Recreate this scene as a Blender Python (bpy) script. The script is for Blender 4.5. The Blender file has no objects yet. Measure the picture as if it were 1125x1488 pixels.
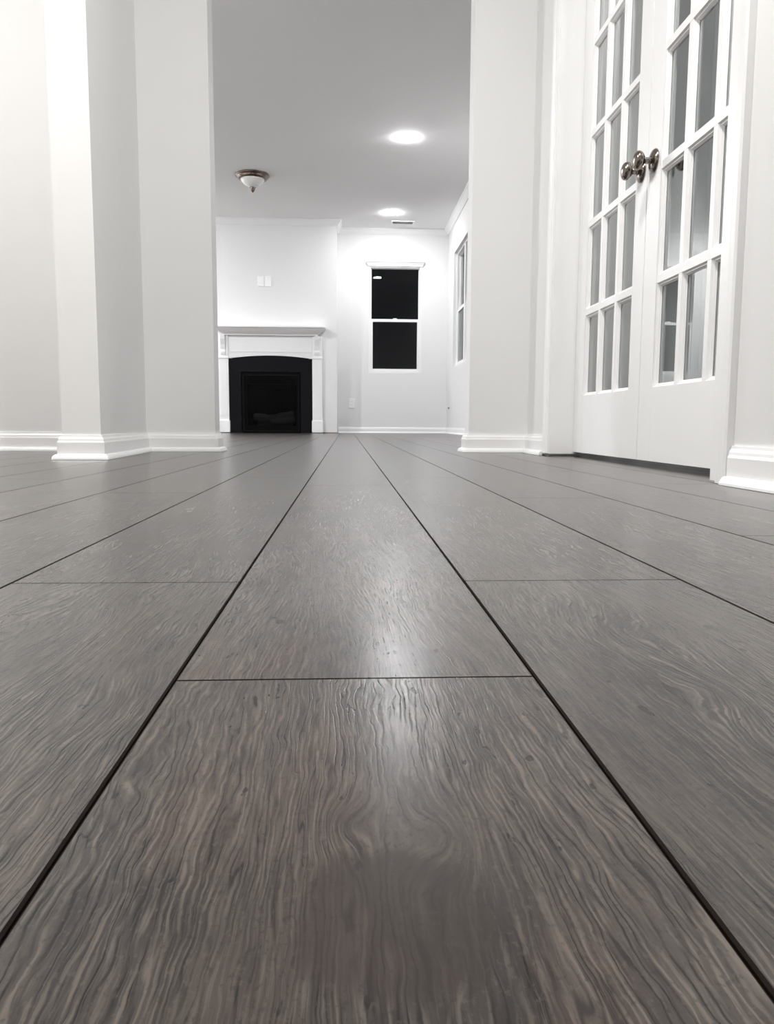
import bpy, bmesh, math, random
from mathutils import Vector, Matrix

random.seed(7)
S = bpy.context.scene
COL = S.collection

# ------------------------------------------------------------------ camera
CAM_H = 0.1245
F_PX, PITCH, YAW, ROLL = 1137.0, 0.1118, 0.052, 0.0047
cd = bpy.data.cameras.new('camera')
cd.sensor_fit = 'HORIZONTAL'
cd.sensor_width = 36.0
cd.lens = F_PX / 1125.0 * 36.0
cd.clip_start = 0.01
cam = bpy.data.objects.new('camera', cd)
COL.objects.link(cam)
cp, sp, cy, sy = math.cos(PITCH), math.sin(PITCH), math.cos(YAW), math.sin(YAW)
fwd = Vector((sy * cp, cy * cp, -sp))
rgt = Vector((cy, -sy, 0))
upv = rgt.cross(fwd)
r2 = rgt * math.cos(ROLL) + upv * math.sin(ROLL)
u2 = -rgt * math.sin(ROLL) + upv * math.cos(ROLL)
m = Matrix((r2, u2, -fwd)).transposed().to_4x4()
m.translation = Vector((0, 0, CAM_H))
cam.matrix_world = m
S.camera = cam

# ------------------------------------------------------------------ world, exposure
w = bpy.data.worlds.new('night')
S.world = w
w.use_nodes = True
w.node_tree.nodes['Background'].inputs[0].default_value = (0.010, 0.012, 0.018, 1)
w.node_tree.nodes['Background'].inputs[1].default_value = 0.12
S.view_settings.view_transform = 'Standard'
S.view_settings.look = 'None'
S.view_settings.gamma = 1.0
S.view_settings.use_curve_mapping = False
S.view_settings.exposure = 0.0

# lamp strengths (emission of the bulbs themselves)
P_LIVING = 430.0
P_CORNER = 440.0
P_UNSEEN = 1430.0  # unseen lamps, boosted to fill the fireplace room
P_HALL = 1100.0
P_SIDE = 1380.0
P_STUDY = 300.0
C_LIVING = (0.975, 0.98, 1.0)
C_HALL = (1.0, 0.98, 0.955)

CEIL = 2.74

# ------------------------------------------------------------------ materials
def new_mat(name):
    mt = bpy.data.materials.new(name)
    mt.use_nodes = True
    nt = mt.node_tree
    nt.nodes.clear()
    out = nt.nodes.new('ShaderNodeOutputMaterial')
    return mt, nt, out

class G:
    """tiny node-graph helper"""
    def __init__(self, nt): self.nt = nt
    def put(self, sock, v):
        if hasattr(v, 'links') or isinstance(v, bpy.types.NodeSocket):
            self.nt.links.new(v, sock)
        else:
            sock.default_value = v
    def math(self, op, a, b=0.0, c=None, clamp=False):
        n = self.nt.nodes.new('ShaderNodeMath'); n.operation = op; n.use_clamp = clamp
        self.put(n.inputs[0], a); self.put(n.inputs[1], b)
        if c is not None: self.put(n.inputs[2], c)
        return n.outputs[0]
    def xyz(self, x, y, z):
        n = self.nt.nodes.new('ShaderNodeCombineXYZ')
        self.put(n.inputs[0], x); self.put(n.inputs[1], y); self.put(n.inputs[2], z)
        return n.outputs[0]
    def noise(self, v, scale=1.0, detail=2.0, rough=0.5, dist=0.0):
        n = self.nt.nodes.new('ShaderNodeTexNoise')
        self.put(n.inputs['Vector'], v)
        n.inputs['Scale'].default_value = scale
        n.inputs['Detail'].default_value = detail
        n.inputs['Roughness'].default_value = rough
        n.inputs['Distortion'].default_value = dist
        return n.outputs[0]
    def smooth(self, v, a, b, o0=0.0, o1=1.0):
        n = self.nt.nodes.new('ShaderNodeMapRange'); n.interpolation_type = 'SMOOTHSTEP'
        self.put(n.inputs[0], v)
        for i, k in enumerate((a, b, o0, o1)): n.inputs[1 + i].default_value = k
        return n.outputs[0]
    def mix(self, fac, a, b, mode='MIX'):
        n = self.nt.nodes.new('ShaderNodeMix'); n.data_type = 'RGBA'; n.blend_type = mode
        self.put(n.inputs[0], fac)
        for i, v in ((6, a), (7, b)):
            self.put(n.inputs[i], v if not isinstance(v, tuple) else (*v, 1.0))
        return n.outputs[2]
    def bump(self, h, strength, dist):
        n = self.nt.nodes.new('ShaderNodeBump')
        n.inputs['Strength'].default_value = strength
        n.inputs['Distance'].default_value = dist
        self.put(n.inputs['Height'], h)
        return n.outputs[0]

def paint(name, col, rough=0.5, bump=0.0, scale=220.0, var=0.02, spec=0.5):
    mt, nt, out = new_mat(name)
    g = G(nt)
    b = nt.nodes.new('ShaderNodeBsdfPrincipled')
    pos = nt.nodes.new('ShaderNodeNewGeometry').outputs['Position']
    nz = g.noise(pos, 1.7, 3.0)
    c = g.mix(nz, tuple(x * (1 - var) for x in col), tuple(min(1, x * (1 + var)) for x in col))
    nt.links.new(c, b.inputs['Base Color'])
    b.inputs['Roughness'].default_value = rough
    b.inputs['Specular IOR Level'].default_value = spec
    if bump > 0:
        nt.links.new(g.bump(g.noise(pos, scale, 2.0), bump, 0.0006), b.inputs['Normal'])
    nt.links.new(b.outputs[0], out.inputs[0])
    return mt

def metal(name, col, rough):
    mt, nt, out = new_mat(name)
    g = G(nt)
    b = nt.nodes.new('ShaderNodeBsdfPrincipled')
    pos = nt.nodes.new('ShaderNodeNewGeometry').outputs['Position']
    b.inputs['Base Color'].default_value = (*col, 1)
    b.inputs['Metallic'].default_value = 1.0
    nt.links.new(g.smooth(g.noise(pos, 60, 2.0), 0.3, 0.7, rough * 0.8, rough * 1.2), b.inputs['Roughness'])
    nt.links.new(b.outputs[0], out.inputs[0])
    return mt

def emit(name, col, strength):
    mt, nt, out = new_mat(name)
    e = nt.nodes.new('ShaderNodeEmission')
    e.inputs[0].default_value = (*col, 1)
    e.inputs[1].default_value = strength
    nt.links.new(e.outputs[0], out.inputs[0])
    return mt

def glass(name, tint=(0.93, 0.96, 0.95), gain=1.8, ior=1.5):
    """clear pane: lets light through, reflects by its own Fresnel curve"""
    mt, nt, out = new_mat(name)
    g = G(nt)
    tr = nt.nodes.new('ShaderNodeBsdfTransparent'); tr.inputs[0].default_value = (*tint, 1)
    gl = nt.nodes.new('ShaderNodeBsdfGlossy'); gl.inputs['Roughness'].default_value = 0.0
    fr = nt.nodes.new('ShaderNodeFresnel'); fr.inputs[0].default_value = ior
    bf = nt.nodes.new('ShaderNodeNewGeometry').outputs['Backfacing']
    fac = g.math('MULTIPLY', g.math('MULTIPLY', fr.outputs[0], gain), g.math('SUBTRACT', 1.0, bf), clamp=True)
    mx = nt.nodes.new('ShaderNodeMixShader')
    nt.links.new(fac, mx.inputs[0]); nt.links.new(tr.outputs[0], mx.inputs[1]); nt.links.new(gl.outputs[0], mx.inputs[2])
    nt.links.new(mx.outputs[0], out.inputs[0])
    return mt

# knots: (x, y, radius across, radius along, strength)
KNOTS = [(-0.002, 0.232, 0.009, 0.018, 0.006), (0.029, 0.222, 0.011, 0.018, -0.007),
         (0.162, 0.455, 0.020, 0.050, 0.014), (0.173, 0.345, 0.017, 0.035, -0.012),
         (-0.158, 0.560, 0.018, 0.050, 0.014), (-0.105, 0.340, 0.014, 0.040, -0.008),
         (-0.125, 0.800, 0.020, 0.080, 0.012), (0.020, 0.500, 0.010, 0.060, -0.006)]

def wood(name, seed_attr=None):
    mt, nt, out = new_mat(name)
    g = G(nt)
    b = nt.nodes.new('ShaderNodeBsdfPrincipled')
    pos = nt.nodes.new('ShaderNodeNewGeometry').outputs['Position']
    sep = nt.nodes.new('ShaderNodeSeparateXYZ'); nt.links.new(pos, sep.inputs[0])
    x, y = sep.outputs[0], sep.outputs[1]
    if seed_attr:
        a = nt.nodes.new('ShaderNodeAttribute'); a.attribute_name = seed_attr
        rnd = a.outputs['Fac']
    else:
        rnd = nt.nodes.new('ShaderNodeObjectInfo').outputs['Random']
    z = g.math('MULTIPLY', rnd, 57.0)
    # low-frequency warp makes cathedral figures
    warp = g.noise(g.xyz(g.math('MULTIPLY', x, 9.0), g.math('MULTIPLY', y, 1.6), z), 1.0, 1.5, 0.5)
    xw = g.math('ADD', x, g.math('MULTIPLY', g.math('SUBTRACT', warp, 0.5), 0.075))
    wob = g.noise(g.xyz(g.math('MULTIPLY', x, 70.0), g.math('MULTIPLY', y, 38.0), z), 1.0, 3.0, 0.55)
    xw = g.math('ADD', xw, g.math('MULTIPLY', g.math('SUBTRACT', wob, 0.5), 0.0040))
    kn = None
    for (kx, ky, rx, ry, amp) in KNOTS:
        dx = g.math('DIVIDE', g.math('SUBTRACT', x, kx), rx)
        dy = g.math('DIVIDE', g.math('SUBTRACT', y, ky), ry)
        d2 = g.math('ADD', g.math('MULTIPLY', dx, dx), g.math('MULTIPLY', dy, dy))
        e = g.math('POWER', 2.718, g.math('MULTIPLY', d2, -1.0))
        xw = g.math('ADD', xw, g.math('MULTIPLY', e, amp))
        kn = e if kn is None else g.math('MAXIMUM', kn, e)
    sx = lambda f, fy, dz: g.xyz(g.math('MULTIPLY', xw, f), g.math('MULTIPLY', y, fy), g.math('ADD', z, dz))
    sp = lambda f, fy, dz: g.xyz(g.math('MULTIPLY', x, f), g.math('MULTIPLY', y, fy), g.math('ADD', z, dz))
    fine = g.noise(sx(400.0, 24.0, 0.0), 1.0, 2.0, 0.55)
    vein = g.noise(sx(760.0, 34.0, 3.0), 1.0, 2.0, 0.6)
    mid = g.noise(sx(95.0, 7.0, 9.0), 1.0, 3.0, 0.6)
    grit = g.noise(sp(520.0, 330.0, 13.0), 1.0, 3.0, 0.65)
    blot = g.noise(sp(15.0, 6.0, 20.0), 1.0, 3.0, 0.55)
    hue = g.noise(sp(20.0, 5.0, 31.0), 1.0, 2.0, 0.5)
    relief = g.smooth(g.noise(sp(15.0, 6.0, 44.0), 1.0, 2.0, 0.5), 0.34, 0.54, 0.22, 1.0)
    # thin growth lines: evenly set, wavy, broken up along the board
    lev = g.math('ADD', g.math('MULTIPLY', xw, 400.0), g.math('MULTIPLY', g.noise(sx(110.0, 16.0, 6.0), 1.0, 2.0, 0.55), 4.5))
    tri = g.math('MULTIPLY', g.math('ABSOLUTE', g.math('SUBTRACT', g.math('FRACT', lev), 0.5)), 2.0)
    brk = g.noise(sx(260.0, 22.0, 17.0), 1.0, 2.0, 0.6)
    line = g.math('MULTIPLY', g.smooth(tri, 0.42, 0.06), g.smooth(brk, 0.60, 0.42))
    rdg = g.math('MULTIPLY', g.smooth(tri, 0.45, 0.85), g.smooth(brk, 0.42, 0.60))
    val = g.smooth(fine, 0.40, 0.60)                      # 0 = valley, 1 = ridge
    groove = g.smooth(fine, 0.46, 0.36)                   # dark valleys
    crack = g.math('MULTIPLY', g.smooth(vein, 0.36, 0.28), g.smooth(mid, 0.55, 0.42))
    base = g.mix(g.smooth(blot, 0.30, 0.70), (0.026, 0.0210, 0.0188), (0.078, 0.0645, 0.0560))
    base = g.mix(g.math('MULTIPLY', g.smooth(hue, 0.54, 0.72), 0.55), base, (0.086, 0.056, 0.043))
    base = g.mix(g.math('MULTIPLY', g.smooth(hue, 0.46, 0.30), 0.45), base, (0.053, 0.050, 0.045))
    base = g.mix(g.math('MULTIPLY', g.smooth(mid, 0.42, 0.68), 0.45), base, (0.110, 0.093, 0.080))
    base = g.mix(g.math('MULTIPLY', rdg, g.math('MULTIPLY', relief, 0.65)), base, (0.180, 0.149, 0.125))
    base = g.mix(g.math('MULTIPLY', g.smooth(vein, 0.50, 0.68), 0.40), base, (0.140, 0.118, 0.101))
    base = g.mix(g.math('MULTIPLY', g.smooth(vein, 0.46, 0.32), 0.45), base, (0.017, 0.0132, 0.0112))
    base = g.mix(g.math('MULTIPLY', groove, g.math('MULTIPLY', relief, 0.40)), base, (0.0105, 0.0078, 0.0065))
    base = g.mix(g.math('MULTIPLY', line, g.math('MULTIPLY', relief, 0.88)), base, (0.0080, 0.0058, 0.0048))
    base = g.mix(g.math('MULTIPLY', crack, 0.80), base, (0.0070, 0.0050, 0.0042))
    base = g.mix(g.math('MULTIPLY', g.smooth(grit, 0.56, 0.70), 0.30), base, (0.125, 0.105, 0.090))
    base = g.mix(g.math('MULTIPLY', g.smooth(grit, 0.44, 0.32), 0.40), base, (0.015, 0.012, 0.010))
    chip = g.smooth(g.noise(sx(120.0, 42.0, 25.0), 1.0, 3.0, 0.6), 0.665, 0.70)
    base = g.mix(g.math('MULTIPLY', chip, 0.85), base, (0.0075, 0.0056, 0.0048))
    base = g.mix(g.math('MULTIPLY', g.smooth(kn, 0.60, 0.97), 0.30), base, (0.0260, 0.0198, 0.0168))
    # the smooth dark patch on the board at the front
    px = g.math('DIVIDE', g.math('SUBTRACT', x, 0.012), 0.027)
    py = g.math('DIVIDE', g.math('SUBTRACT', y, 0.186), 0.034)
    pd = g.math('ADD', g.math('POWER', g.math('ABSOLUTE', px), 2.6), g.math('POWER', g.math('ABSOLUTE', py), 2.6))
    pd = g.math('ADD', pd, g.math('MULTIPLY', g.math('SUBTRACT', wob, 0.5), 0.9))
    dark_patch = g.smooth(pd, 1.05, 0.45)
    base = g.mix(g.math('MULTIPLY', dark_patch, 0.70), base, (0.036, 0.027, 0.024))
    # tone of the individual board
    tone = g.math('ADD', 0.76, g.math('MULTIPLY', g.math('FRACT', g.math('MULTIPLY', rnd, 13.7)), 0.2))
    cm = nt.nodes.new('ShaderNodeVectorMath'); cm.operation = 'SCALE'
    nt.links.new(base, cm.inputs[0]); nt.links.new(tone, cm.inputs['Scale'])
    nt.links.new(cm.outputs[0], b.inputs['Base Color'])
    h = g.math('ADD', g.math('ADD', g.math('MULTIPLY', val, 0.5), g.math('MULTIPLY', mid, 0.8)), g.math('MULTIPLY', g.math('ADD', g.math('ADD', crack, line), chip), -0.8))
    h = g.math('MULTIPLY', h, relief)
    h = g.math('MULTIPLY', h, g.math('SUBTRACT', 1.0, g.math('MULTIPLY', dark_patch, 0.8)))
    h = g.math('ADD', h, g.math('MULTIPLY', grit, 0.15))
    nt.links.new(g.bump(h, 0.8, 0.00036), b.inputs['Normal'])
    nt.links.new(g.smooth(mid, 0.3, 0.7, 0.42, 0.52), b.inputs['Roughness'])
    b.inputs['Specular IOR Level'].default_value = 0.05
    b.inputs['Coat Weight'].default_value = 1.0
    b.inputs['Coat IOR'].default_value = 1.37
    b.inputs['Coat Roughness'].default_value = 0.26
    nt.links.new(g.bump(h, 0.6, 0.00010), b.inputs['Coat Normal'])
    nt.links.new(b.outputs[0], out.inputs[0])
    return mt

M = {
    'wall': paint('grey_wall_paint', (0.81, 0.81, 0.805), 0.62, 0.12, 420, 0.012, 0.35),
    'ceil': paint('ceiling_paint', (0.87, 0.86, 0.855), 0.85, 0.10, 300, 0.012, 0.2),
    'trim': paint('white_trim_enamel', (0.89, 0.89, 0.89), 0.30, 0.0, 200, 0.008),
    'door': paint('white_door_enamel', (0.90, 0.90, 0.90), 0.32, 0.0, 200, 0.008),
    'vinyl': paint('white_vinyl', (0.88, 0.88, 0.88), 0.35, 0.0, 200, 0.005),
    'plate': paint('white_plastic', (0.93, 0.93, 0.925), 0.30, 0.0, 200, 0.005),
    'slot': paint('dark_slot', (0.03, 0.03, 0.03), 0.6),
    'black': paint('black_slate', (0.0045, 0.0045, 0.006), 0.45, 0.1, 90, 0.2, 0.10),
    'blackmetal': paint('black_metal', (0.0018, 0.0018, 0.0022), 0.5, 0.0, 90, 0.1, 0.05),
    'log': paint('ceramic_log', (0.16, 0.13, 0.10), 0.9, 0.8, 60, 0.35, 0.2),
    'sub': paint('dark_subfloor', (0.018, 0.013, 0.011), 0.9, 0, 200, 0.1, 0.05),
    'edge': paint('plank_bevel', (0.016, 0.0115, 0.0095), 0.8, 0, 200, 0.1, 0.05),
    'brown': paint('raw_wood_strip', (0.22, 0.13, 0.085), 0.7, 0.2, 90, 0.2),
    'nickel': metal('brushed_nickel', (0.27, 0.235, 0.21), 0.20),
    'bronze': metal('aged_nickel', (0.17, 0.135, 0.115), 0.34),
    'shade': paint('frosted_glass_shade', (0.80, 0.79, 0.77), 0.25, 0.0, 30, 0.05),
    'glass': glass('window_glass', gain=0.85),
    'doorglass': glass('door_glass'),
    'fireglass': glass('fireplace_glass', (0.45, 0.48, 0.50), 0.15),
    'bulb_living': emit('bulb_living', C_LIVING, P_LIVING),
    'bulb_corner': emit('bulb_corner', C_LIVING, P_CORNER),
    'bulb_unseen': emit('bulb_unseen', C_LIVING, P_UNSEEN),
    'bulb_hall': emit('bulb_hall', C_HALL, P_HALL),
    'bulb_side': emit('bulb_side', C_HALL, P_SIDE),
    'bulb_study': emit('bulb_study', C_LIVING, P_STUDY),
    'wood': wood('oak_plank'),
    'woodfar': wood('oak_plank_field', 'seed'),
}

# ------------------------------------------------------------------ mesh helpers
class MB:
    def __init__(self):
        self.v, self.f, self.mi, self.sm = [], [], [], []
    def face(self, idx, mi=0, smooth=False):
        self.f.append(idx); self.mi.append(mi); self.sm.append(smooth)
    def box(self, x0, x1, y0, y1, z0, z1, mi=0):
        b = len(self.v)
        self.v += [(x, y, z) for z in (z0, z1) for y in (y0, y1) for x in (x0, x1)]
        for q in ((0, 2, 3, 1), (4, 5, 7, 6), (0, 1, 5, 4), (2, 6, 7, 3), (0, 4, 6, 2), (1, 3, 7, 5)):
            self.face([b + i for i in q], mi)
        return self
    def bevbox(self, x0, x1, y0, y1, z0, z1, c):
        """box with chamfered edges"""
        bm = bmesh.new()
        bmesh.ops.create_cube(bm, size=1.0)
        for vv in bm.verts:
            vv.co = Vector(((x0 + x1) / 2 + vv.co.x * (x1 - x0), (y0 + y1) / 2 + vv.co.y * (y1 - y0), (z0 + z1) / 2 + vv.co.z * (z1 - z0)))
        bmesh.ops.bevel(bm, geom=list(bm.edges), offset=c, segments=2, profile=0.6, affect='EDGES')
        b = len(self.v)
        bm.verts.index_update()
        self.v += [tuple(vv.co) for vv in bm.verts]
        for ff in bm.faces: self.face([b + vv.index for vv in ff.verts])
        bm.free()
        return self
    def prism(self, pts, fn, a, b_, mi=0):
        """polygon pts (u,v) extruded from a to b_; fn(u,v,t) -> xyz"""
        b = len(self.v); n = len(pts)
        self.v += [fn(u, v, a) for u, v in pts] + [fn(u, v, b_) for u, v in pts]
        self.face([b + i for i in range(n)], mi); self.face([b + n + i for i in reversed(range(n))], mi)
        for i in range(n):
            j = (i + 1) % n
            self.face([b + i, b + n + i, b + n + j, b + j], mi)
        return self
    def lathe(self, prof, fn, seg=32, smooth=True):
        """prof = [(r, t)], fn(a, b, t) -> xyz with (a, b) on the circle"""
        b = len(self.v); n = len(prof)
        for r, t in prof:
            for k in range(seg):
                an = 2 * math.pi * k / seg
                self.v.append(fn(r * math.cos(an), r * math.sin(an), t))
        for i in range(n - 1):
            for k in range(seg):
                k2 = (k + 1) % seg
                self.face([b + i * seg + k, b + i * seg + k2, b + (i + 1) * seg + k2, b + (i + 1) * seg + k], 0, smooth)
        self.face([b + k for k in range(seg)]); self.face([b + (n - 1) * seg + k for k in range(seg)])
        return self
    def sweep(self, path, prof, closed=False):
        """prof (offset to the right of the path, z) swept along a mitred 2D path"""
        n = len(path); rows = []
        def rn(a, c):
            d = Vector((c[0] - a[0], c[1] - a[1])).normalized()
            return Vector((d.y, -d.x))
        for i in range(n):
            ns = []
            if closed or i > 0: ns.append(rn(path[i - 1], path[i]))
            if closed or i < n - 1: ns.append(rn(path[i], path[(i + 1) % n]))
            if len(ns) == 2:
                mm = (ns[0] + ns[1]); mm = mm / max(mm.length_squared / 2, 1e-6)
            else: mm = ns[0]
            rows.append(mm)
        b = len(self.v); k = len(prof)
        for i in range(n):
            for o, z in prof:
                self.v.append((path[i][0] + rows[i].x * o, path[i][1] + rows[i].y * o, z))
        for i in range(n if closed else n - 1):
            i2 = (i + 1) % n
            for j in range(k):
                j2 = (j + 1) % k
                self.face([b + i * k + j, b + i2 * k + j, b + i2 * k + j2, b + i * k + j2])
        if not closed:
            self.face([b + j for j in range(k)]); self.face([b + (n - 1) * k + j for j in reversed(range(k))])
        return self
    def ring(self, u0, u1, z0, z1, wl, wr, wb, wt, fn, a, b_):
        """rectangular frame of four mitred bars; fn(u, z, t) -> xyz"""
        o = [(u0, z0), (u1, z0), (u1, z1), (u0, z1)]
        q = [(u0 + wl, z0 + wb), (u1 - wr, z0 + wb), (u1 - wr, z1 - wt), (u0 + wl, z1 - wt)]
        for i in range(4):
            j = (i + 1) % 4
            self.prism([o[i], o[j], q[j], q[i]], fn, a, b_)
        return self
    def mesh(self, name, mats):
        me = bpy.data.meshes.new(name)
        me.from_pydata(self.v, [], self.f)
        for mm in (mats if isinstance(mats, (list, tuple)) else [mats]): me.materials.append(M[mm])
        for p, i, s in zip(me.polygons, self.mi, self.sm): p.material_index = i; p.use_smooth = s
        bm = bmesh.new(); bm.from_mesh(me)
        bmesh.ops.recalc_face_normals(bm, faces=bm.faces)
        bm.to_mesh(me); bm.free()
        return me
    def build(self, name, mats, parent=None):
        return link(name, self.mesh(name, mats), parent)

def link(name, me, parent=None):
    o = bpy.data.objects.new(name, me)
    COL.objects.link(o)
    if parent is not None: o.parent = parent
    return o

def tag(o, label, cat=None, group=None, kind=None):
    o['label'] = label
    if cat: o['category'] = cat
    if group: o['group'] = group
    if kind: o['kind'] = kind
    return o

def empty(name, loc=(0, 0, 0)):
    o = bpy.data.objects.new(name, None)
    o.empty_display_size = 0.1
    o.location = loc
    COL.objects.link(o)
    return o

def rebase(o, loc):
    """move an object's origin to loc without moving its shape (children of the empty keep world shape)"""
    o.location = loc
    for c in o.children:
        c.matrix_parent_inverse = Matrix.Translation(-Vector(loc))

def copy_tree(o, delta, parent=None):
    c = o.copy(); COL.objects.link(c)
    if parent is None: c.location = Vector(o.location) + Vector(delta)
    else:
        c.parent = parent
    for ch in list(o.children): copy_tree(ch, delta, c)
    return c

def wall_holes(u0, u1, z0, z1, holes, fn, a, b_):
    """slab with rectangular holes: cells of the grid that no hole covers; fn(u, z, t)"""
    us = sorted({u0, u1, *[h[0] for h in holes], *[h[1] for h in holes]})
    zs = sorted({z0, z1, *[h[2] for h in holes], *[h[3] for h in holes]})
    mb = MB(); vid = {}
    def V(i, j, k):
        if (i, j, k) not in vid:
            vid[(i, j, k)] = len(mb.v); mb.v.append(fn(us[i], zs[j], (a, b_)[k]))
        return vid[(i, j, k)]
    def solid(i, j):
        if not (0 <= i < len(us) - 1 and 0 <= j < len(zs) - 1): return False
        cu, cz = (us[i] + us[i + 1]) / 2, (zs[j] + zs[j + 1]) / 2
        return not any(h[0] < cu < h[1] and h[2] < cz < h[3] for h in holes)
    for i in range(len(us) - 1):
        for j in range(len(zs) - 1):
            if not solid(i, j): continue
            mb.face([V(i, j, 0), V(i + 1, j, 0), V(i + 1, j + 1, 0), V(i, j + 1, 0)])
            mb.face([V(i, j, 1), V(i, j + 1, 1), V(i + 1, j + 1, 1), V(i + 1, j, 1)])
            for (di, dj, p, q) in ((-1, 0, (i, j), (i, j + 1)), (1, 0, (i + 1, j), (i + 1, j + 1)), (0, -1, (i, j), (i + 1, j)), (0, 1, (i, j + 1), (i + 1, j + 1))):
                if not solid(i + di, j + dj):
                    mb.face([V(*p, 0), V(*q, 0), V(*q, 1), V(*p, 1)])
    return mb

def struct(name, mb, mat, label, cat):
    return tag(mb.build(name, mat), label, cat, kind='structure')

# ------------------------------------------------------------------ layout (metres; y runs along the planks)
Y_DIV, Y_DIV2 = 3.50, 3.62          # wall with the wide opening
OPEN_L, OPEN_R, OPEN_H = -0.577, 0.547, 2.40
X_R, X_R2 = 0.812, 0.942            # hall wall with the french doors
X_L = -4.0
X_S = 3.40                          # study
Y_B = -2.0
X_FR = 1.385                        # living room right wall
Y_F = 10.90                         # living room far wall
BR_L, BR_R, Y_BR = -1.857, -0.123, 10.49   # chimney breast
WINS = (1.583, 2.45, 0.36, 2.30)      # dark window of the study
D_Y0, D_Y1 = 1.665, 3.10            # clear door opening
T = 0.12

fxz = lambda u, z, t: (u, t, z)     # wall running along x
fyz = lambda u, z, t: (t, u, z)     # wall running along y

struct('ceiling', MB().box(X_L - T, X_S + T, Y_B - T, Y_F + T, CEIL, CEIL + 0.12), 'ceil', 'smooth white painted ceiling over the whole floor', 'ceiling')
struct('wall_divider', wall_holes(X_L, X_S, 0, CEIL, [(OPEN_L, OPEN_R, 0, OPEN_H), WINS], fxz, Y_DIV, Y_DIV2), 'wall',
       'light grey wall with the wide doorless opening to the fireplace room', 'wall')
stub = MB().prism([(-0.962, Y_DIV), (-0.960, 2.71), (-0.831, 2.71), (-0.876, Y_DIV)], lambda u, v, t: (u, v, t), 0, CEIL)
struct('wall_stub', stub, 'wall', 'narrow light grey wall end jutting out beside the opening', 'wall')
struct('wall_right', wall_holes(Y_B, Y_DIV, 0, CEIL, [(D_Y0 - 0.002, D_Y1 + 0.022, 0, 2.065)], fyz, X_R, X_R2), 'wall',
       'light grey hall wall around the glazed double doors', 'wall')
struct('wall_left', MB().box(X_L - T, X_L, Y_B - T, Y_F + T, 0, CEIL), 'wall', 'plain light grey outer wall left of the hall', 'wall')
struct('wall_back', MB().box(X_L, X_S + T, Y_B - T, Y_B, 0, CEIL), 'wall', 'plain light grey wall behind the hall', 'wall')
struct('wall_study', MB().box(X_S, X_S + T, Y_B, Y_DIV2, 0, CEIL), 'wall', 'plain grey wall of the room behind the glazed doors', 'wall')
WIN = (0.300, 1.030, 0.815, 2.262)
MID = (BR_L + BR_R) / 2
WINL = (2 * MID - WIN[1], 2 * MID - WIN[0], WIN[2], WIN[3])
struct('wall_far', wall_holes(X_L, X_FR + T, 0, CEIL, [WIN, WINL], fxz, Y_F, Y_F + T), 'wall', 'pale wall beside the fireplace, pierced by tall dark windows', 'wall')
WINR = (8.90, 10.30, 0.86, 2.31)
struct('wall_far_right', wall_holes(Y_DIV2, Y_F, 0, CEIL, [WINR], fyz, X_FR, X_FR + T), 'wall', 'pale side wall of the fireplace room with a recessed window', 'wall')
FB = (-1.385, -0.600, 0.0, 0.800)
struct('wall_chimney', wall_holes(BR_L, BR_R, 0, CEIL, [FB], fxz, Y_BR, Y_F), 'wall', 'chimney breast standing out from the far wall', 'wall')

# ------------------------------------------------------------------ floor: boards
floor = struct('floor', MB().box(X_L - T, X_S + T, Y_B - T, Y_F + T, -0.04, -0.0135), 'sub', 'grey-brown wood-look plank floor running toward the fireplace', 'floor')
PW, PL, PT = 0.1774, 1.22, 0.0125
X0 = -0.0838                          # left edge of the board under the camera
GAP, BV = 0.0004, 0.0009
def plank_mesh(mb, x0, x1, y0, y1):
    x0 += GAP; x1 -= GAP; y0 += GAP; y1 -= GAP
    b = len(mb.v)
    bd = BV * 0.8
    for (i, z) in ((0.0, -PT), (0.0, -bd), (BV, 0.0)):
        j = i * 0.55
        mb.v += [(x0 + i, y0 + j, z), (x1 - i, y0 + j, z), (x1 - i, y1 - j, z), (x0 + i, y1 - j, z)]
    for r, mi in ((0, 1), (4, 1)):
        for k in range(4):
            k2 = (k + 1) % 4
            mb.face([b + r + k, b + r + k2, b + r + 4 + k2, b + r + 4 + k], mi)
    mb.face([b + 8, b + 9, b + 10, b + 11], 0)
full = MB(); plank_mesh(full, 0, PW, 0, PL); full_me = full.mesh('plank', ['wood', 'edge'])
full_me.name = 'plank'
starts = {0: 0.374, -1: 0.613, 1: 0.613, 2: 0.10, -2: 0.20, 3: 0.86, -3: 0.95, 4: 0.42, -4: 0.55}
far = MB(); far_seed = []
NEAR_Y = 6.2
c0, c1 = int((X_L - X0) // PW), int((X_S - X0) // PW)
for c in range(c0, c1 + 1):
    xa, xb = X0 + c * PW, X0 + (c + 1) * PW
    st = starts.get(c, random.uniform(0, PL)) 
    ya = st - PL * math.ceil((st - Y_B) / PL)
    while ya < Y_F:
        yb = ya + PL
        a, e = max(ya, Y_B), min(yb, Y_F)
        xl, xr = max(xa, X_L), min(xb, X_S)
        # boards of the rooms in view that show largest stand as pieces of their own
        near = (-0.95 < ya < NEAR_Y) and (xa > -2.75 - 0.1 * max(0, ya)) and xb < 1.5 and abs((xa + xb) / 2) < 0.55 * max(1.4, yb) + 0.6
        if near and a == ya and e == yb and xl == xa and xr == xb:
            o = link('plank', full_me, floor)
            o.location = (xa, ya, 0)
        elif e - a > 0.01 and xr - xl > 0.01:
            n0 = len(far.f)
            plank_mesh(far, xl, xr, a, e)
            far_seed += [random.random()] * (len(far.v) - len(far_seed))
        ya = yb
fo = far.build('plank_field', ['woodfar', 'edge'], floor)
fo['kind'] = 'stuff'
at = fo.data.attributes.new('seed', 'FLOAT', 'POINT')
at.data.foreach_set('value', far_seed)

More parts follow.
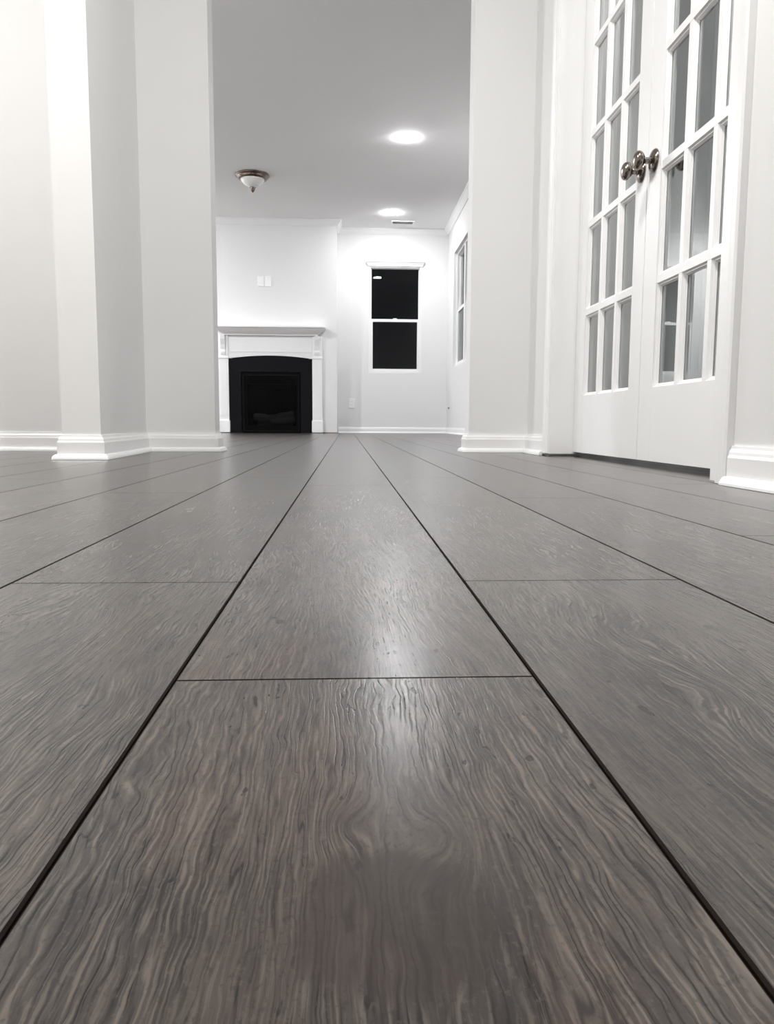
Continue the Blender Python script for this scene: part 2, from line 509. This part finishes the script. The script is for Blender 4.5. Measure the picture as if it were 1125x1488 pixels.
# ------------------------------------------------------------------ baseboards with shoe moulding
BASE = [(0.0, 0.006), (0.0135, 0.006), (0.0135, 0.058), (0.0110, 0.064), (0.0100, 0.070), (0.0060, 0.077), (0.0050, 0.083), (0.0, 0.083)]
SHOE = [(0.0135, 0.0008)] + [(0.0135 + 0.0155 * math.cos(a), 0.0008 + 0.0185 * math.sin(a)) for a in [i * math.pi / 12 for i in range(7)]]
def baseboard(name, path, label):
    o = MB().sweep(path, BASE).build(name, 'trim')
    tag(o, label, 'baseboard', kind='structure')
    MB().sweep(path, SHOE).build('shoe_moulding', 'trim', o)
    return o
baseboard('baseboard_left', [(X_L + 0.03, Y_DIV), (-0.962, Y_DIV), (-0.960, 2.71), (-0.831, 2.71), (-0.876, Y_DIV), (OPEN_L, Y_DIV), (OPEN_L, Y_DIV2), (X_L + 0.03, Y_DIV2)],
          'white baseboard wrapping the jutting wall end and the opening edge')
baseboard('baseboard_right', [(X_FR - 0.03, Y_DIV2), (OPEN_R, Y_DIV2), (OPEN_R, Y_DIV), (X_R, Y_DIV), (X_R, D_Y1 + 0.068)],
          'white baseboard between the opening and the double door casing')
baseboard('baseboard_hall', [(X_R, D_Y0 - 0.058), (X_R, Y_B + 0.03)], 'white baseboard on the hall wall in front of the double doors')
baseboard('baseboard_far', [(BR_R + 0.012, Y_F), (X_FR, Y_F), (X_FR, Y_DIV2 + 0.03)], 'white baseboard under the dark window beside the fireplace')
tag(MB().box(-0.312, BR_R + 0.004, Y_BR - 0.012, Y_BR, 0.0, 0.012).build('trim_1', 'brown'), 'raw brown wood strip along the foot of the chimney breast', 'trim', kind='structure')

# crown moulding
CRW = [(0, CEIL - 0.072), (0.010, CEIL - 0.072), (0.014, CEIL - 0.062), (0.030, CEIL - 0.046), (0.050, CEIL - 0.020), (0.062, CEIL - 0.012), (0.066, CEIL - 0.001), (0, CEIL - 0.001)]
tag(MB().sweep([(X_L, Y_DIV2), (X_L, Y_F), (BR_L, Y_F), (BR_L, Y_BR), (BR_R, Y_BR), (BR_R, Y_F), (X_FR, Y_F), (X_FR, Y_DIV2)], CRW, closed=True).build('trim_2', 'trim'),
    'white crown moulding around the fireplace room ceiling', 'crown moulding', kind='structure')

# ------------------------------------------------------------------ french doors
jb = MB()
jt = 0.02
jb.box(X_R - 0.002, X_R2 + 0.002, D_Y1, D_Y1 + jt, 0.010, 2.063)
jb.box(X_R - 0.002, X_R2 + 0.002, D_Y0, D_Y0 + 0.040, 0.004, 2.063)
jb.box(X_R - 0.002, X_R2 + 0.002, D_Y0 + 0.040, D_Y1, 2.043, 2.063)
frame = tag(jb.build('trim_3', 'trim'), 'white jamb frame and casing around the glazed double doors', 'door frame', kind='structure')
CASW = 0.057
def casing_profile(d):               # (across, out)
    return [(0, 0), (0, 0.009), (0.006, 0.013), (0.020, 0.013), (0.030, 0.017), (0.050, 0.018), (0.057, 0.015), (0.057, 0)]
for (yy, sgn, zb) in ((D_Y1 + 0.005, 1, 0.012), (D_Y0, -1, 0.001)):
    MB().prism([(yy + sgn * a, o) for a, o in casing_profile(0)], lambda u, v, t: (X_R - v, u, t), zb, 2.063 + 0.057).build('casing', 'trim', frame)
MB().prism([(2.050 + a, o) for a, o in casing_profile(0)], lambda u, v, t: (X_R - v, t, u), D_Y0, D_Y1 + 0.005).build('casing', 'trim', frame)
# door stop behind the doors
MB().box(X_R2 - 0.0005, X_R2 + 0.010, D_Y1 - 0.012, D_Y1, 0.012, 2.04).build('stop', 'trim', frame)

DX0, DX1 = 0.905, 0.940              # door faces
GZ = [0.237, 0.5485, 0.870, 1.194, 1.517, 1.840]
GH = [0.237, 0.5485, 0.870, 1.194, 1.517, 1.840]
DTOP, DBOT = 2.038, 0.018
MW = 0.022
fdoor = lambda u, z, t: (t, u, z)

def knob_set(door, y, z):
    for side in (-1, 1):
        fx = DX0 if side < 0 else DX1
        fn = lambda a, b, t: (fx + side * t, y + a, z + b)
        knob = MB().lathe([(0.0005, 0.064), (0.010, 0.0632), (0.019, 0.0605), (0.0245, 0.056), (0.0268, 0.050), (0.0255, 0.044), (0.021, 0.038), (0.014, 0.033), (0.0005, 0.032)], fn, 36).build('door_knob', 'nickel', door)
        knob['label'] = 'dark brushed nickel round knob'
        MB().lathe([(0.0005, 0.034), (0.0105, 0.034), (0.0088, 0.026), (0.0092, 0.018), (0.0130, 0.012), (0.0005, 0.012)], fn, 28).build('neck', 'nickel', knob)
        MB().lathe([(0.0005, 0.014), (0.012, 0.0135), (0.022, 0.0115), (0.030, 0.0075), (0.0335, 0.003), (0.0335, 0.0), (0.0005, 0.0)], fn, 36).build('rose', 'nickel', knob)

def french_door(name, y0, y1, gy0, gy1, knob_y, label):
    root = empty(name, (DX0, (y0 + y1) / 2, DBOT))
    MB().bevbox(DX0, DX1, y0, gy0, DBOT, DTOP, 0.0012).build('stile', 'door', root)
    MB().bevbox(DX0, DX1, gy1, y1, DBOT, DTOP, 0.0012).build('stile', 'door', root)
    MB().box(DX0 + 0.0003, DX1 - 0.0003, gy0, gy1, DBOT + 0.0003, GZ[0]).build('rail', 'door', root)
    MB().box(DX0 + 0.0003, DX1 - 0.0003, gy0, gy1, GZ[5], DTOP - 0.0003).build('rail', 'door', root)
    cw = (gy1 - gy0 - 2 * MW) / 3
    ys = [gy0 + i * (cw + MW) for i in range(3)]
    for i in (1, 2):
        MB().box(DX0 + 0.003, DX1 - 0.003, ys[i] - MW, ys[i], GZ[0], GZ[5]).build('upright_muntin', 'door', root)
    for k in range(1, 5):
        MB().box(DX0 + 0.0026, DX1 - 0.0026, gy0, gy1, GZ[k] - MW / 2, GZ[k] + MW / 2).build('cross_muntin', 'door', root)
    xm = (DX0 + DX1) / 2
    for i in range(3):
        for k in range(5):
            za = GZ[k] + (MW / 2 if k > 0 else 0.0)
            zb = GZ[k + 1] - (MW / 2 if k < 4 else 0.0)
            ya, yb = ys[i], ys[i] + cw
            pane = MB().box(xm - 0.002, xm + 0.002, ya, yb, za, zb).build('pane', 'doorglass', root)
            bead = MB()
            for s in (-1, 1):        # sloped glazing bead on both faces
                xo = (DX0 + 0.0034) if s < 0 else (DX1 - 0.0034)
                xi = xm + s * 0.0021
                O = [(ya, za), (yb, za), (yb, zb), (ya, zb)]
                def inn(d): return [(ya + d, za + d), (yb - d, za + d), (yb - d, zb - d), (ya + d, zb - d)]
                A, Bq, Cq = O, inn(0.004), inn(0.011)
                xs_ = xo + (xi - xo) * 0.45
                b = len(bead.v)
                for ring_, xx in ((A, xo), (Bq, xs_ - 0 * s), (inn(0.006), xs_), (Cq, xi), (A, xi)):
                    bead.v += [(xx, u, zz) for u, zz in ring_]
                for r in range(5):
                    r_2 = (r + 1) % 5
                    for q in range(4):
                        q2 = (q + 1) % 4
                        bead.face([b + r * 4 + q, b + r * 4 + q2, b + r_2 * 4 + q2, b + r_2 * 4 + q])
            bead.build('glazing_bead', 'door', pane)
    knob_set(root, knob_y, 0.897)
    for ch in root.children: ch.matrix_parent_inverse = Matrix.Translation(-Vector(root.location))
    return tag(root, label, 'door', kind='structure')

french_door('door_1', 2.409, D_Y1 - 0.003, 2.503, 2.990, 2.455, 'white glazed double door leaf hinged beside the opening')
french_door('door_2', D_Y0 + 0.043, 2.405, 1.812, 2.305, 2.355, 'white glazed double door leaf hinged at the bare hall wall')

# ------------------------------------------------------------------ windows
def window(name, W, fn, label, cells, cap=True, rec=0.0):
    """W=(u0,u1,z0,z1); fn(u,z,t): t=0 at the room face, positive outward; cells = [(u0,u1)] sash pairs"""
    u0, u1, z0, z1 = W
    root = empty(name, fn((u0 + u1) / 2, z0, 0))
    e = 0.0008
    fb = MB().ring(u0 + e, u1 - e, z0 + e, z1 - e, 0.030, 0.030, 0.030, 0.026, fn, rec, rec + 0.075)
    fb.build('window_frame', 'vinyl', root)
    zm = z0 + (z1 - z0) * 0.497
    for i, (a, b) in enumerate(cells):
        if i > 0:
            MB().box(0, 0, 0, 0, 0, 0)
            pa = cells[i - 1][1]
            MB().prism([(pa, z0 + 0.03), (a, z0 + 0.03), (a, z1 - 0.026), (pa, z1 - 0.026)], fn, rec - 0.004, rec + 0.074).build('mullion', 'vinyl', root)
        s1 = MB().ring(a, b, zm - 0.018, z1 - 0.026, 0.014, 0.014, 0.036, 0.012, fn, rec + 0.042, rec + 0.068).build('upper_sash', 'vinyl', root)
        MB().prism([(a + 0.012, zm + 0.016), (b - 0.012, zm + 0.016), (b - 0.012, z1 - 0.036), (a + 0.012, z1 - 0.036)], fn, rec + 0.053, rec + 0.057).build('pane', 'glass', s1)
        s2 = MB().ring(a, b, z0 + 0.030, zm + 0.018, 0.030, 0.030, 0.036, 0.036, fn, rec + 0.012, rec + 0.040).build('lower_sash', 'vinyl', root)
        MB().prism([(a + 0.028, z0 + 0.064), (b - 0.028, z0 + 0.064), (b - 0.028, zm - 0.016), (a + 0.028, zm - 0.016)], fn, rec + 0.024, rec + 0.028).build('pane', 'glass', s2)
        uc = (a + b) / 2
        MB().prism([(uc - 0.03, zm + 0.018), (uc + 0.03, zm + 0.018), (uc + 0.024, zm + 0.030), (uc - 0.024, zm + 0.030)], fn, rec + 0.014, rec + 0.036).build('sash_lock', 'vinyl', s2)
    if cap:
        prof = [(0.0, -0.012), (-0.016, -0.012), (-0.020, 0.006), (-0.040, 0.036), (-0.048, 0.040), (-0.048, 0.054), (0.0, 0.054)]
        c = MB(); b = len(c.v); n = len(prof)
        for (t, z) in prof: c.v.append(fn(u0 - 0.002 + t * 0.62, z1 + z, t - 0.001))
        for (t, z) in prof: c.v.append(fn(u1 + 0.002 - t * 0.62, z1 + z, t - 0.001))
        c.face([i for i in range(n)]); c.face([n + i for i in reversed(range(n))])
        for i in range(n): c.face([i, n + i, n + (i + 1) % n, (i + 1) % n])
        c.build('header_cap', 'trim', root)
    for ch in root.children: ch.matrix_parent_inverse = Matrix.Translation(-Vector(root.location))
    return tag(root, label, 'window', kind='structure')

ff = lambda u, z, t: (u, Y_F + t, z)
window('window_1', WIN, ff, 'tall dark double-hung window with a white cap between fireplace and corner', [(WIN[0] + 0.030, WIN[1] - 0.030)])
window('window_2', WINL, ff, 'tall dark double-hung window on the far side of the chimney breast', [(WINL[0] + 0.030, WINL[1] - 0.030)])
fr = lambda u, z, t: (X_FR + t, u, z)
fs = lambda u, z, t: (u, Y_DIV + t, z)
window('window_4', WINS, fs, 'dark window of the room behind the glazed doors', [(WINS[0] + 0.030, WINS[1] - 0.030)], cap=False)
window('window_3', WINR, fr, 'recessed twin window in the side wall near the far corner', [(WINR[0] + 0.030, 9.565), (9.635, WINR[1] - 0.030)], cap=False, rec=0.04)

# ------------------------------------------------------------------ fireplace
K = 0.985
def zz(z): return CAM_H + (z - CAM_H) * K
mx0, mx1 = -1.700, -0.270            # shelf
mc = (mx0 + mx1) / 2
mant = empty('fireplace_mantel', (mc, Y_BR - 0.08, 0))
YF = Y_BR - 0.001
# shelf and the crown under it
sh = MB().bevbox(mx0, mx1, YF - 0.20, YF, 1.352, 1.376, 0.004).build('shelf', 'trim', mant)
cr = [(0.0, 1.262), (0.050, 1.262), (0.054, 1.274), (0.070, 1.284), (0.100, 1.304), (0.140, 1.338), (0.150, 1.351), (0.0, 1.351)]
MB().sweep([(mx0 + 0.050 + 0.03 + 0.09, YF), (mx0 + 0.05 + 0.04 + 0.08, YF - 0.03), (mx1 - 0.17, YF - 0.03), (mx1 - 0.17, YF)],
           [(o, z) for o, z in cr]).build('bed_moulding', 'trim', mant) if False else None
c = MB(); n = len(cr); rows = []
for (o, z) in cr:                    # flared moulding with mitred returns
    rows.append([(mx0 + 0.155 - o, YF, z), (mx0 + 0.155 - o, YF - 0.035 - o, z), (mx1 - 0.155 + o, YF - 0.035 - o, z), (mx1 - 0.155 + o, YF, z)])
for r in rows: c.v += r
for i in range(n):
    i2 = (i + 1) % n
    for q in range(3): c.face([i * 4 + q, i * 4 + q + 1, i2 * 4 + q + 1, i2 * 4 + q])
c.face([i * 4 for i in range(n)]); c.face([i * 4 + 3 for i in reversed(range(n))])
c.build('bed_moulding', 'trim', mant)
LO, LI, RI, RO = -1.668, -1.535, -0.447, -0.318
# frieze board with the shallow arch
arch = []
for i in range(25):
    t = i / 24
    x = LI + (RI - LI) * t
    arch.append((x, 0.968 + 0.040 * (1 - (2 * t - 1) ** 2)))
MB().prism(arch + [(RI, 1.262), (LI, 1.262)], fxz, YF - 0.040, YF).build('frieze', 'trim', mant)
MB().ring(LI + 0.004, RI - 0.004, 1.052, 1.258, 0.012, 0.012, 0.010, 0.010, fxz, YF - 0.047, YF - 0.040).build('frieze_moulding', 'trim', mant)
for (a, b) in ((LO, LI), (RI, RO)):
    MB().bevbox(a, b, YF - 0.055, YF, 0.012, 1.262, 0.003).build('pilaster', 'trim', mant)
    MB().bevbox(a - 0.008, b + 0.008 if b < mc else b + 0.008, YF - 0.066, YF, 0.010, 0.165, 0.004).build('plinth', 'trim', mant)
    MB().bevbox(a - 0.006, b + 0.006, YF - 0.066, YF - 0.050, 0.966, 0.990, 0.004).build('capital', 'trim', mant)
    ma = (a + b) / 2
    cpf = [(0.0, 0.0), (0.016, 0.0), (0.022, 0.03), (0.020, 0.06), (0.030, 0.12), (0.055, 0.19), (0.062, 0.24), (0.0, 0.24)]
    MB().prism([(YF - 0.0545 - o, 1.018 + z) for o, z in cpf], lambda u, v, t: (t, u, v), ma - 0.030, ma + 0.030).build('corbel', 'trim', mant)
    # fluting on the pilaster face
    for k in (-1, 0, 1):
        MB().box(ma + k * 0.034 - 0.010, ma + k * 0.034 + 0.010, YF - 0.058, YF - 0.054, 0.22, 0.93).build('reed', 'trim', mant)
for ch in mant.children: ch.matrix_parent_inverse = Matrix.Translation(-Vector(mant.location))
tag(mant, 'white mantel with shelf, corbels and an arched frieze', 'mantel')

fp = empty('gas_fireplace', ((FB[0] + FB[1]) / 2, Y_BR, 0))
sb = MB()
sl = [(LI + 0.001, 0.0), (FB[0] - 0.006, 0.0), (FB[0] - 0.006, FB[3] + 0.004), (FB[1] + 0.006, FB[3] + 0.004), (FB[1] + 0.006, 0.0), (RI - 0.001, 0.0)]
sb.box(LI + 0.001, FB[0] + 0.002, YF - 0.018, YF, 0.001, 0.968)
sb.box(FB[1] - 0.002, RI - 0.001, YF - 0.018, YF, 0.001, 0.968)
sb.box(FB[0] + 0.002, FB[1] - 0.002, YF - 0.018, YF, FB[3] - 0.002, 0.968)
sur = sb.build('slate_surround', 'black', fp)
tp = [(x, max(0.968, z - 0.0005)) for x, z in arch[1:-1]]
MB().prism([(arch[1][0], 0.9681)] + tp + [(arch[-2][0], 0.9681)], fxz, YF - 0.018, YF).build('arch_filler', 'black', fp)
bx0, bx1, bz1 = FB[0] + 0.004, FB[1] - 0.004, FB[3] - 0.004
MB().ring(bx0, bx1, 0.002, bz1, 0.075, 0.055, 0.095, 0.155, fxz, Y_BR + 0.001, Y_BR + 0.02).build('metal_face', 'blackmetal', fp)
MB().ring(bx0 + 0.02, bx1 - 0.02, 0.02, bz1 - 0.03, 0.014, 0.014, 0.014, 0.014, fxz, Y_BR - 0.008, Y_BR + 0.002).build('face_trim', 'black', fp)
for k in range(5):
    z = bz1 - 0.06 - k * 0.018
    MB().box(bx0 + 0.05, bx1 - 0.05, Y_BR - 0.006, Y_BR + 0.001, z, z + 0.008).build('louver', 'blackmetal', fp)
gx0, gx1, gz0, gz1 = bx0 + 0.07, bx1 - 0.05, 0.09, bz1 - 0.15
MB().box(gx0, gx1, Y_BR + 0.022, Y_BR + 0.026, gz0, gz1).build('glass_panel', 'fireglass', fp)
box_ = MB()
box_.box(bx0, bx0 + 0.004, Y_BR + 0.028, Y_BR + 0.36, 0.004, bz1).box(bx1 - 0.004, bx1, Y_BR + 0.028, Y_BR + 0.36, 0.004, bz1)
box_.box(bx0, bx1, Y_BR + 0.36, Y_BR + 0.366, 0.004, bz1).box(bx0, bx1, Y_BR + 0.028, Y_BR + 0.36, bz1, bz1 + 0.002)
box_.box(bx0, bx1, Y_BR + 0.028, Y_BR + 0.36, 0.003, 0.085)
box_.build('firebox', 'blackmetal', fp)
def log(x0, y0, z0, x1, y1, z1, r):
    A, Bv = Vector((x0, y0, z0)), Vector((x1, y1, z1)); d = (Bv - A).normalized()
    s = d.cross(Vector((0, 0, 1))).normalized(); uu = s.cross(d)
    L = (Bv - A).length
    rr = [(0.001, 0), (r * 0.8, 0), (r, L * 0.12), (r * 1.06, L * 0.35), (r * 0.93, L * 0.6), (r * 1.04, L * 0.85), (r * 0.82, L), (0.001, L)]
    MB().lathe(rr, lambda a, b, t: tuple(A + d * t + s * a * (1 + 0.08 * math.sin(t * 40)) + uu * b), 12).build('log', 'log', fp)
log(-1.24, Y_BR + 0.13, 0.215, -0.93, Y_BR + 0.15, 0.190, 0.050)
log(-1.02, Y_BR + 0.11, 0.150, -0.68, Y_BR + 0.12, 0.175, 0.052)
log(-0.96, Y_BR + 0.20, 0.215, -0.70, Y_BR + 0.17, 0.265, 0.040)
log(-1.20, Y_BR + 0.24, 0.140, -0.72, Y_BR + 0.25, 0.140, 0.055)
for ch in fp.children: ch.matrix_parent_inverse = Matrix.Translation(-Vector(fp.location))
tag(fp, 'black gas fireplace with dark slate surround and ceramic logs', 'fireplace')

# ------------------------------------------------------------------ wall plates
def plate(name, fn, loc, label, cat, kind, group=None):
    """fn(u, v, t): u across, v up, t out of the wall, metres around the plate centre"""
    root = empty(name, loc)
    pts = [(-0.0355, -0.0585), (0.0355, -0.0585), (0.0355, 0.0585), (-0.0355, 0.0585)]
    sc = 1.12
    p = MB(); b = 0
    p.v += [fn(u * sc, v * sc, 0) for u, v in pts] + [fn(u * sc, v * sc, 0.005) for u, v in pts] + [fn(u * sc * 0.93, v * sc * 0.955, 0.0075) for u, v in pts]
    p.face([0, 1, 2, 3]); p.face([8, 9, 10, 11])
    for r in (0, 4):
        for k in range(4): p.face([r + k, r + (k + 1) % 4, r + 4 + (k + 1) % 4, r + 4 + k])
    p.build('cover_plate', 'plate', root)
    if kind == 'outlet':
        for s in (-1, 1):
            q = MB().prism([(-0.017, s * 0.021 - 0.014), (0.017, s * 0.021 - 0.014), (0.017, s * 0.021 + 0.014), (-0.017, s * 0.021 + 0.014)], fn, 0.0075, 0.0098).build('receptacle', 'plate', root)
            sl_ = MB()
            for du in (-0.006, 0.006):
                sl_.prism([(du - 0.0012, s * 0.021 - 0.005), (du + 0.0012, s * 0.021 - 0.005), (du + 0.0012, s * 0.021 + 0.005), (du - 0.0012, s * 0.021 + 0.005)], fn, 0.0097, 0.0102)
            sl_.build('slot', 'slot', q)
    else:
        MB().prism([(-0.0165, -0.033), (0.0165, -0.033), (0.0165, 0.033), (-0.0165, 0.033)], fn, 0.0075, 0.0105).build('insert', 'plate', root)
        for s in (-1, 1):
            MB().lathe([(0.0005, 0.0092), (0.003, 0.0089), (0.003, 0.0075)], lambda a, b, t, s=s: fn(a, s * 0.048 + b, t), 10).build('screw', 'plate', root)
    for ch in root.children: ch.matrix_parent_inverse = Matrix.Translation(-Vector(root.location))
    o = tag(root, label, cat, group)
    return o
def on_y(x, y, z): return lambda u, v, t: (x + u, y - t, z + v)
plate('wall_plate', on_y(-1.107, Y_BR, 1.958), (-1.107, Y_BR, 1.958), 'white cover plate above the mantel, the one farther from the dark window', 'wall plate', 'blank', 'cover plates above the mantel')
plate('wall_plate', on_y(-1.012, Y_BR, 1.958), (-1.012, Y_BR, 1.958), 'white cover plate above the mantel, the one nearer the dark window', 'wall plate', 'blank', 'cover plates above the mantel')
plate('power_outlet', on_y(0.075, Y_F, 0.408), (0.075, Y_F, 0.408), 'white double power outlet low on the wall below the dark window', 'power outlet', 'outlet')
jk = lambda u, v, t: (X_FR - t, 10.60 - u, 0.345 + v)
cs = tag(MB().lathe([(0.0005, 0.018), (0.0055, 0.018), (0.0055, 0.010), (0.008, 0.009), (0.011, 0.004), (0.012, 0.0), (0.0005, 0.0)], lambda a, b, t: jk(a, b, t), 14).build('cable_jack', 'bronze'),
         'small dark cable stub low on the side wall under the twin window', 'cable jack')

# ------------------------------------------------------------------ ceiling fixtures
def downlight(loc, bulb, label, group):
    root = empty('recessed_light', loc)
    fn = lambda a, b, t: (loc[0] + a, loc[1] + b, loc[2] - t)
    MB().lathe([(0.0735, 0.0), (0.083, 0.0), (0.083, 0.002), (0.081, 0.0035), (0.077, 0.004), (0.0735, 0.003)], fn, 40).build('trim_ring', 'plate', root)
    MB().lathe([(0.073, 0.0005), (0.073, 0.004), (0.069, 0.0075), (0.058, 0.012), (0.042, 0.0155), (0.020, 0.0175), (0.0005, 0.018)], fn, 40).build('lens', bulb, root)
    for ch in root.children: ch.matrix_parent_inverse = Matrix.Translation(-Vector(root.location))
    return tag(root, label, 'ceiling light', group)
downlight((0.556, 7.50, CEIL), 'bulb_living', 'lit round recessed ceiling light in the middle of the fireplace room', 'recessed lights in the fireplace room')
downlight((0.563, 10.08, CEIL), 'bulb_corner', 'lit round recessed ceiling light above the dark window, beside the air vent', 'recessed lights in the fireplace room')
downlight((2 * MID - 0.556, 7.50, CEIL), 'bulb_unseen', 'assumed unseen recessed ceiling light on the hidden side of the fireplace room', 'recessed lights in the fireplace room')  # unseen, placed by symmetry and boosted as fill
downlight((-3.25, 10.08, CEIL), 'bulb_unseen', 'added unseen recessed ceiling light above the window beyond the chimney breast', 'recessed lights in the fireplace room')  # added fill lamp out of view, set where the door panes don't mirror it
downlight((-2.525, 4.92, CEIL), 'bulb_unseen', 'added unseen recessed ceiling light just past the opening wall of the fireplace room', 'recessed lights in the fireplace room')  # out-of-view lamp added to brighten breast, ceiling and floor
downlight((0.08, 1.22, CEIL), 'bulb_hall', 'lit recessed hall light in front of the opening', 'recessed lights in the hall')
downlight((2.10, 1.30, CEIL), 'bulb_study', 'dim recessed light in the room behind the glazed doors', 'recessed lights in the hall')
downlight((-2.05, 1.85, CEIL), 'bulb_side', 'lit recessed light in the space beyond the jutting wall end', 'recessed lights in the hall')

fl = empty('flush_ceiling_light', (-0.990, 8.69, CEIL))
fn = lambda a, b, t: (-0.990 + a, 8.69 + b, CEIL - t)
MB().lathe([(0.0005, 0.0), (0.174, 0.0), (0.180, 0.008), (0.174, 0.017), (0.152, 0.023), (0.158, 0.034), (0.152, 0.044), (0.136, 0.049), (0.0005, 0.049)], fn, 48).build('pan', 'bronze', fl)
MB().lathe([(0.0005, 0.047), (0.128, 0.047), (0.122, 0.060), (0.104, 0.084), (0.076, 0.108), (0.042, 0.126), (0.0005, 0.132)], fn, 48).build('glass_bowl', 'shade', fl)
MB().lathe([(0.0005, 0.122), (0.026, 0.124), (0.033, 0.134), (0.024, 0.144), (0.025, 0.152), (0.016, 0.166), (0.006, 0.178), (0.0005, 0.182)], fn, 24).build('finial', 'bronze', fl)
for ch in fl.children: ch.matrix_parent_inverse = Matrix.Translation(-Vector(fl.location))
tag(fl, 'unlit flush ceiling light, frosted bowl with bronze pan and finial, before the fireplace', 'ceiling light')

vt = empty('air_vent', (0.735, 10.53, CEIL))
MB().ring(0.735 - 0.150, 0.735 + 0.150, 10.53 - 0.075, 10.53 + 0.075, 0.02, 0.02, 0.02, 0.02, lambda u, v, t: (u, v, t), CEIL - 0.009, CEIL - 0.0005).build('vent_frame', 'plate', vt)
MB().box(0.735 - 0.131, 0.735 + 0.131, 10.53 - 0.056, 10.53 + 0.056, CEIL - 0.002, CEIL - 0.0005).build('backing', 'slot', vt)
for k in range(7):
    y = 10.53 - 0.048 + k * 0.016
    MB().prism([(y - 0.005, CEIL - 0.010), (y - 0.0035, CEIL - 0.010), (y + 0.0055, CEIL - 0.003), (y + 0.004, CEIL - 0.003)], lambda u, v, t: (t, u, v), 0.735 - 0.130, 0.735 + 0.130).build('slat', 'plate', vt)
for ch in vt.children: ch.matrix_parent_inverse = Matrix.Translation(-Vector(vt.location))
tag(vt, 'white slatted air vent in the ceiling above the dark window', 'air vent')
